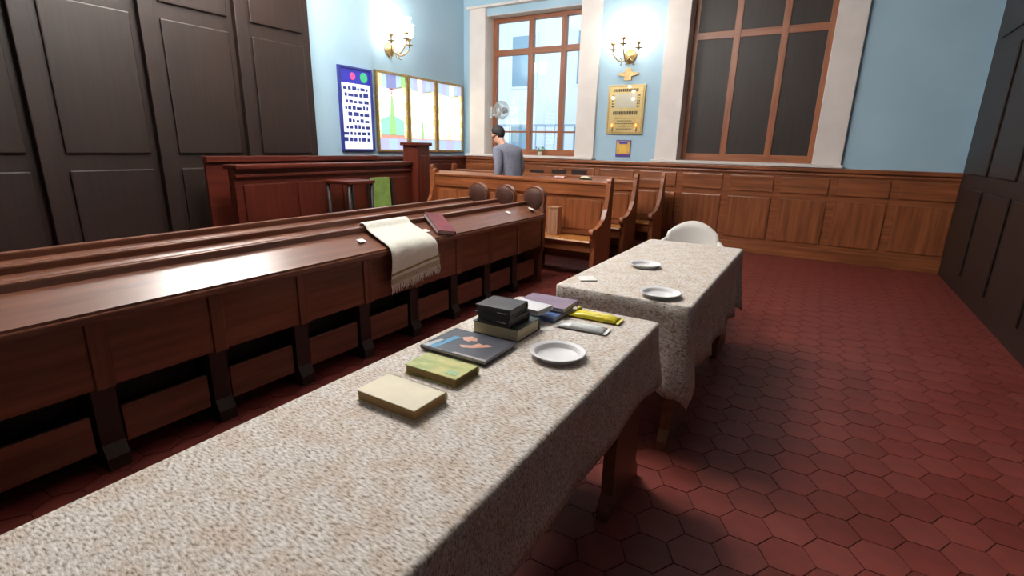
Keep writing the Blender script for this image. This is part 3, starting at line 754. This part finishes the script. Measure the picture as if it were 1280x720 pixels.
gv = [[bm.verts.new(shawl_pt(i, k / NV)) for k in range(NV + 1)] for i in range(len(path))]
for i in range(len(path) - 1):
    for k in range(NV): bm.faces.new((gv[i][k], gv[i][k + 1], gv[i + 1][k + 1], gv[i + 1][k]))
o = fin('cloth', bm, SHAWL, t, smooth=True)
so = o.modifiers.new('thickness', 'SOLIDIFY'); so.thickness = .010; so.offset = 1
so2 = o.modifiers.new('soft', 'SUBSURF'); so2.levels = so2.render_levels = 1
STR = mat('shawl_band', (150, 132, 82), .9)
i0 = len(path) - 1
def hang(v, dz): p = shawl_pt(i0, v); return Vector((p.x, p.y, p.z + dz))
bm = bmesh.new()
for k in range(NV):
    q = [hang(k / NV, .045), hang((k + 1) / NV, .045), hang((k + 1) / NV, .03), hang(k / NV, .03)]
    vs_ = [bm.verts.new(p + Vector((.012, 0, 0))) for p in q] + [bm.verts.new(p + Vector((.0155, 0, 0))) for p in q]
    for f in ((0, 1, 2, 3), (7, 6, 5, 4), (0, 4, 5, 1), (2, 6, 7, 3)): bm.faces.new([vs_[j] for j in f])
fin('woven_band', bm, STR, t)
bm = bmesh.new()
for k in range(NV):
    q = [hang(k / NV, .005), hang((k + 1) / NV, .005), hang((k + 1) / NV, -.035), hang(k / NV, -.035)]
    vs_ = [bm.verts.new(p + Vector((.002, 0, 0))) for p in q] + [bm.verts.new(p + Vector((.009, 0, 0))) for p in q]
    for f in ((0, 1, 2, 3), (7, 6, 5, 4), (0, 4, 5, 1), (2, 6, 7, 3)): bm.faces.new([vs_[j] for j in f])
fin('lace_hem', bm, mat('shawl_lace', (186, 178, 152), .95, (130, 118, 92), (90, 90, 90), .2, contrast=(.5, .7)), t)
bm = bmesh.new()
for k in range(70):
    v = k / 69; p = hang(v, -.033) + Vector((.006, 0, 0)); l = random.uniform(.05, .075)
    addtube(bm, [p, p + Vector((random.uniform(-.002, .006), random.uniform(-.006, .006), -l * .5)), p + Vector((random.uniform(0, .008), random.uniform(-.01, .01), -l))], [.0032, .003, .002], 5)
fr_ = fin('fringe', bm, SHAWL, t); fr_['kind'] = 'stuff'

# ------------------------------------------------------------------ plates, napkins, packets
PLATE = mat('plate_white', (232, 230, 232), .45, (226, 224, 226), (20, 20, 20))
def plate(px, py, r, label):
    c = atz(px, py, ZT + .008)
    t = thing('plate', label, 'plate', (c.x, c.y, ZT), 0)
    lathe('dish', [(r * .74, 0), (r * .76, .001), (r * .86, .016), (r * .98, .020), (r, .020), (r, .0225), (r * .975, .0225), (r * .84, .0185), (r * .835, .018), (r * .755, .0045), (r * .75, .004), (.003, .0035)], PLATE, t, 48)
    bm = bmesh.new(); addtube(bm, [(r * .99 * math.cos(q * PI / 24), r * .99 * math.sin(q * PI / 24), .0215) for q in range(49)], .0022, 6); fin('rolled_rim', bm, PLATE, t, smooth=True)
    return t
plate(697, 443, .095, 'white disposable plate beside the dark stack of books')
plate(806, 332, .092, 'white disposable plate in the middle of the table beyond the books')
plate(825, 368, .098, 'white disposable plate near the hanging cloth edge beyond the yellow packet')
c = atz(733, 349.5, ZT)
t = thing('napkin', 'square white folded napkin on the table beyond the books', 'napkin', (c.x, c.y, ZT), math.radians(38))
for k in range(3): box('fold', -.048 + .002 * k, .048 - .001 * k, -.05, .05 - .002 * k, .0035 * k, .0035 * k + .003, PAPER, t, .001)
c = atz(684, 411, ZT)
o = box('paper_scrap', -.025, .025, -.018, .018, 0, .003, PAPER, None, .001, (c.x, c.y, ZT)); o.rotation_euler = (0, 0, .6)
tag(o, 'scrap of white paper between the thick green book and the plate', 'paper')
def packet(name, label, c, l, wd, h, rz, m, seal_m):
    t = thing(name, label, 'packet', (c.x, c.y, ZT), rz)
    bm = bmesh.new(); NX, NY = 18, 10; g = {}
    for s in (0, 1):
        for i in range(NX + 1):
            for j in range(NY + 1):
                u, v = i / NX * 2 - 1, j / NY * 2 - 1
                k = max(0, (1 - abs(u) ** 4) * (1 - abs(v) ** 3)) ** .6
                wr_ = .0015 * math.sin(u * 17 + v * 5) * k
                g[s, i, j] = bm.verts.new((u * l / 2, v * wd / 2 * (1 - .08 * k), (h * .28 + (h * .72 * k + wr_) * (1 if s else -.38)) if True else 0))
    for s in (0, 1):
        for i in range(NX):
            for j in range(NY): bm.faces.new((g[s, i, j], g[s, i + 1, j], g[s, i + 1, j + 1], g[s, i, j + 1]))
    bmesh.ops.remove_doubles(bm, verts=bm.verts[:], dist=.0002)
    fin('pouch', bm, m, t, smooth=True)
    for sx in (-1, 1):
        bm = bmesh.new(); n = 14
        for q in range(n):
            y0 = -wd / 2 + wd * q / n; addbox(bm, sx * l / 2 - .006 + sx * .005, sx * l / 2 + .006 + sx * .005, y0, y0 + wd / n, h * .27 + .001 * (q % 2), h * .31 + .001 * (q % 2))
        fin('crimped_seal', bm, seal_m, t)
    return t
YEL = mat('packet_yellow', (226, 208, 24), .22, (206, 190, 30), (16, 16, 16), .05)
c = (atz(722, 390, ZT) + atz(772, 402, ZT)) / 2
pk = packet('snack_packet', 'shiny bright yellow packet at the end of the table', c + Vector((.006, -.03, 0)), .20, .08, .026, math.radians(2), YEL, YEL)
tube('twisted_tip', [(-.085, .03, .012), (-.095, .05, .02), (-.098, .054, .022)], [.014, .010, .007], YEL, pk)
CLEAR = mat('packet_clear', (214, 214, 212), .2, (196, 198, 198), (22, 22, 22), .08)
c = (atz(703, 405, ZT) + atz(752, 409, ZT)) / 2
packet('clear_packet', 'pale clear plastic packet lying against the yellow packet', c + Vector((.02, -.035, 0)), .185, .075, .022, math.radians(5), CLEAR, CLEAR)

# ------------------------------------------------------------------ white plastic chair beyond the far table
PLAS = mat('chair_plastic', (222, 218, 212), .35)
t = thing('plastic_chair', 'white plastic armchair at the far end of the second table', 'chair', (-.88, 4.42, 0), math.radians(8))
for sx in (-1, 1):
    tube('front_leg', [(sx * .23, -.2, 0), (sx * .21, -.19, .42)], [.02, .026], PLAS, t, 6)
    tube('rear_leg', [(sx * .22, .26, 0), (sx * .20, .2, .42)], [.02, .026], PLAS, t, 6)
    tube('arm', [(sx * .23, -.19, .42), (sx * .25, -.18, .60), (sx * .255, -.12, .645), (sx * .25, .1, .655), (sx * .22, .22, .68)], [.02, .02, .025, .025, .02], PLAS, t, 8)
box('seat', -.22, .22, -.22, .22, .41, .435, PLAS, t, .012)
bm = bmesh.new(); n = 12; rows = []
for h in range(7):
    v = h / 6; row = []
    for k in range(n + 1):
        u = k / n * 2 - 1; ww = .21 + .02 * math.sin(v * PI); zt = .43 + v * (.42 - .10 * u * u * v)
        row.append((u * ww, .20 + .07 * v - .06 * u * u, zt))
    rows.append(row)
V0 = [[bm.verts.new(p) for p in r] for r in rows]; V1 = [[bm.verts.new((p[0], p[1] + .014, p[2])) for p in r] for r in rows]
for h in range(6):
    for k in range(n):
        bm.faces.new((V0[h][k], V0[h][k + 1], V0[h + 1][k + 1], V0[h + 1][k])); bm.faces.new((V1[h][k], V1[h + 1][k], V1[h + 1][k + 1], V1[h][k + 1]))
for k in range(n):
    bm.faces.new((V0[6][k], V0[6][k + 1], V1[6][k + 1], V1[6][k])); bm.faces.new((V0[0][k], V1[0][k], V1[0][k + 1], V0[0][k + 1]))
for h in range(6):
    bm.faces.new((V0[h][0], V0[h + 1][0], V1[h + 1][0], V1[h][0])); bm.faces.new((V0[h][n], V1[h][n], V1[h + 1][n], V0[h + 1][n]))
fin('backrest', bm, PLAS, t, smooth=True)

# ------------------------------------------------------------------ the standing man
def skin_mesh(name, chains, m, parent, sub=2):
    """chains: lists of (x,y,z,r); points closer than 1e-4 are shared. First point of the first chain is the root"""
    verts, rad, edges, idx = [], [], [], {}
    def vid(p):
        k = tuple(round(c, 4) for c in p[:3])
        if k not in idx: idx[k] = len(verts); verts.append(p[:3]); rad.append(p[3])
        return idx[k]
    for ch in chains:
        for a, b in zip(ch, ch[1:]): edges.append((vid(a), vid(b)))
    me = bpy.data.meshes.new(name); me.from_pydata(verts, edges, [])
    o = bpy.data.objects.new(name, me); C.objects.link(o)
    o.modifiers.new('skin', 'SKIN'); o.modifiers.new('sub', 'SUBSURF').levels = sub
    for i, sv in enumerate(me.skin_vertices[0].data):
        r = rad[i]; sv.radius = (r if isinstance(r, (tuple, list)) else (r, r)); sv.use_root = (i == 0)
    dg = bpy.context.evaluated_depsgraph_get(); dg.update()
    ev = o.evaluated_get(dg); nm = bpy.data.meshes.new_from_object(ev)
    bpy.data.objects.remove(o); bpy.data.meshes.remove(me)
    nm.name = name
    for p in nm.polygons: p.use_smooth = True
    nm.materials.clear(); nm.materials.append(m)
    return new_obj(name, nm, parent)
SKIN = mat('skin', (196, 146, 122), .55, (206, 156, 132), (20, 20, 20)); SHIRT = mat('shirt_grey', (112, 115, 132), .85, (124, 127, 144), (40, 40, 40), .05)
TROU = mat('trousers', (44, 46, 54), .85); HAIR = mat('hair_black', (26, 24, 26), .7, (38, 34, 36), (80, 80, 80), .2)
SHOE = mat('shoe', (34, 28, 26), .4)
pp = aty(639, 215, 6.2)
man = thing('person', 'man in grey shirt and dark cap standing among the pews, head bowed', 'person', (pp.x, 6.2, 0), math.radians(78))
hip = (0, -.03, .95, (.15, .10))
torso = [hip, (0, -.02, 1.08, (.13, .09)), (0, .03, 1.25, (.145, .10)), (0, .09, 1.38, (.13, .085)), (0, .155, 1.46, (.06, .06)), (0, .20, 1.505, .052), (0, .255, 1.555, (.064, .075)), (0, .28, 1.605, (.072, .086)), (0, .275, 1.655, (.055, .065))]
chest = torso[3]
ch = [torso]
ch.append([torso[7], (0, .375, 1.57, .016), (0, .382, 1.555, .010)])           # nose
ch.append([torso[6], (0, .315, 1.505, .03)])                                 # chin
for s in (-1, 1):
    ch.append([torso[7], (s * .078, .27, 1.59, .012), (s * .088, .265, 1.595, .014)])   # ear
    sh = (s * .185, .085, 1.385, .062)
    wr_ = (s * .215, .12, .88, .027)
    ch.append([chest, sh, (s * .21, .035, 1.24, .046), (s * .215, .03, 1.12, .042), (s * .215, .075, 1.0, .036), wr_, (s * .215, .14, .82, (.026, .03)), (s * .213, .15, .785, (.022, .03))])
    palm = (s * .213, .15, .785, (.022, .03))
    for k, (dy, ln) in enumerate(((-.03, .055), (-.01, .07), (.01, .075), (.03, .068))):
        ch.append([palm, (s * .212, .16 + dy, .755, .0095), (s * .204, .168 + dy, .755 - ln * .5, .009), (s * .187, .165 + dy, .755 - ln, .0075)])
    ch.append([(s * .215, .14, .82, (.026, .03)), (s * .197, .18, .80, .011), (s * .184, .19, .765, .009)])
    ch.append([hip, (s * .095, -.02, .88, .088), (s * .10, -.01, .66, .07), (s * .105, .0, .48, .052), (s * .105, -.015, .30, .05), (s * .105, -.02, .10, .034), (s * .108, -.01, .05, .036), (s * .115, .11, .035, .03)])
skin_mesh('body', ch, SKIN, man)
sc = [[(0, -.03, .86, (.165, .115)), (0, -.025, 1.0, (.158, .112)), (0, -.015, 1.10, (.158, .112)), (0, .03, 1.25, (.18, .128)), (0, .085, 1.38, (.16, .11)), (0, .14, 1.445, (.076, .072)), (0, .165, 1.47, (.066, .064))]]
for s in (-1, 1):
    sc.append([sc[0][4], (s * .197, .083, 1.385, .082), (s * .218, .035, 1.24, .064), (s * .222, .03, 1.12, .058), (s * .222, .075, 1.0, .05), (s * .22, .115, .90, .042)])
skin_mesh('shirt', sc, SHIRT, man)
tr_ = [[(0, -.03, .98, (.152, .105)), (0, -.03, .92, (.155, .108))]]
for s in (-1, 1):
    tr_.append([(0, -.03, .92, (.155, .108)), (s * .095, -.02, .84, .10), (s * .10, -.01, .66, .085), (s * .105, .0, .48, .068), (s * .105, -.015, .30, .064), (s * .106, -.02, .08, .056)])
skin_mesh('trousers', tr_, TROU, man)
for s in (-1, 1): skin_mesh('shoe', [[(s * .106, -.05, .042, .042), (s * .108, .01, .045, .046), (s * .114, .09, .036, .04), (s * .118, .16, .028, .03)]], SHOE, man)
bm = bmesh.new()
bmesh.ops.create_uvsphere(bm, u_segments=24, v_segments=16, radius=1)
Rm = Matrix.Rotation(math.radians(-26), 4, 'X')
for v in bm.verts:
    p = v.co.copy(); p.x *= .088; p.y *= .106; p.z *= .105
    v.co = Vector((0, .268, 1.628)) + (Rm @ p)
dele = [v for v in bm.verts if (v.co.z < 1.60 and v.co.y > .22) or (v.co.z < 1.65 and v.co.y > .31) or v.co.z < 1.545]
bmesh.ops.delete(bm, geom=dele, context='VERTS')
hr = fin('hair', bm, HAIR, man, smooth=True); so = hr.modifiers.new('thickness', 'SOLIDIFY'); so.thickness = .012; so.offset = -1
EYE = mat('eye', (40, 30, 28), .2)
for s in (-1, 1):
    bm = bmesh.new(); bmesh.ops.create_uvsphere(bm, u_segments=10, v_segments=8, radius=.011); bmesh.ops.translate(bm, verts=bm.verts[:], vec=(s * .032, .355, 1.595)); fin('eye', bm, EYE, man, smooth=True)
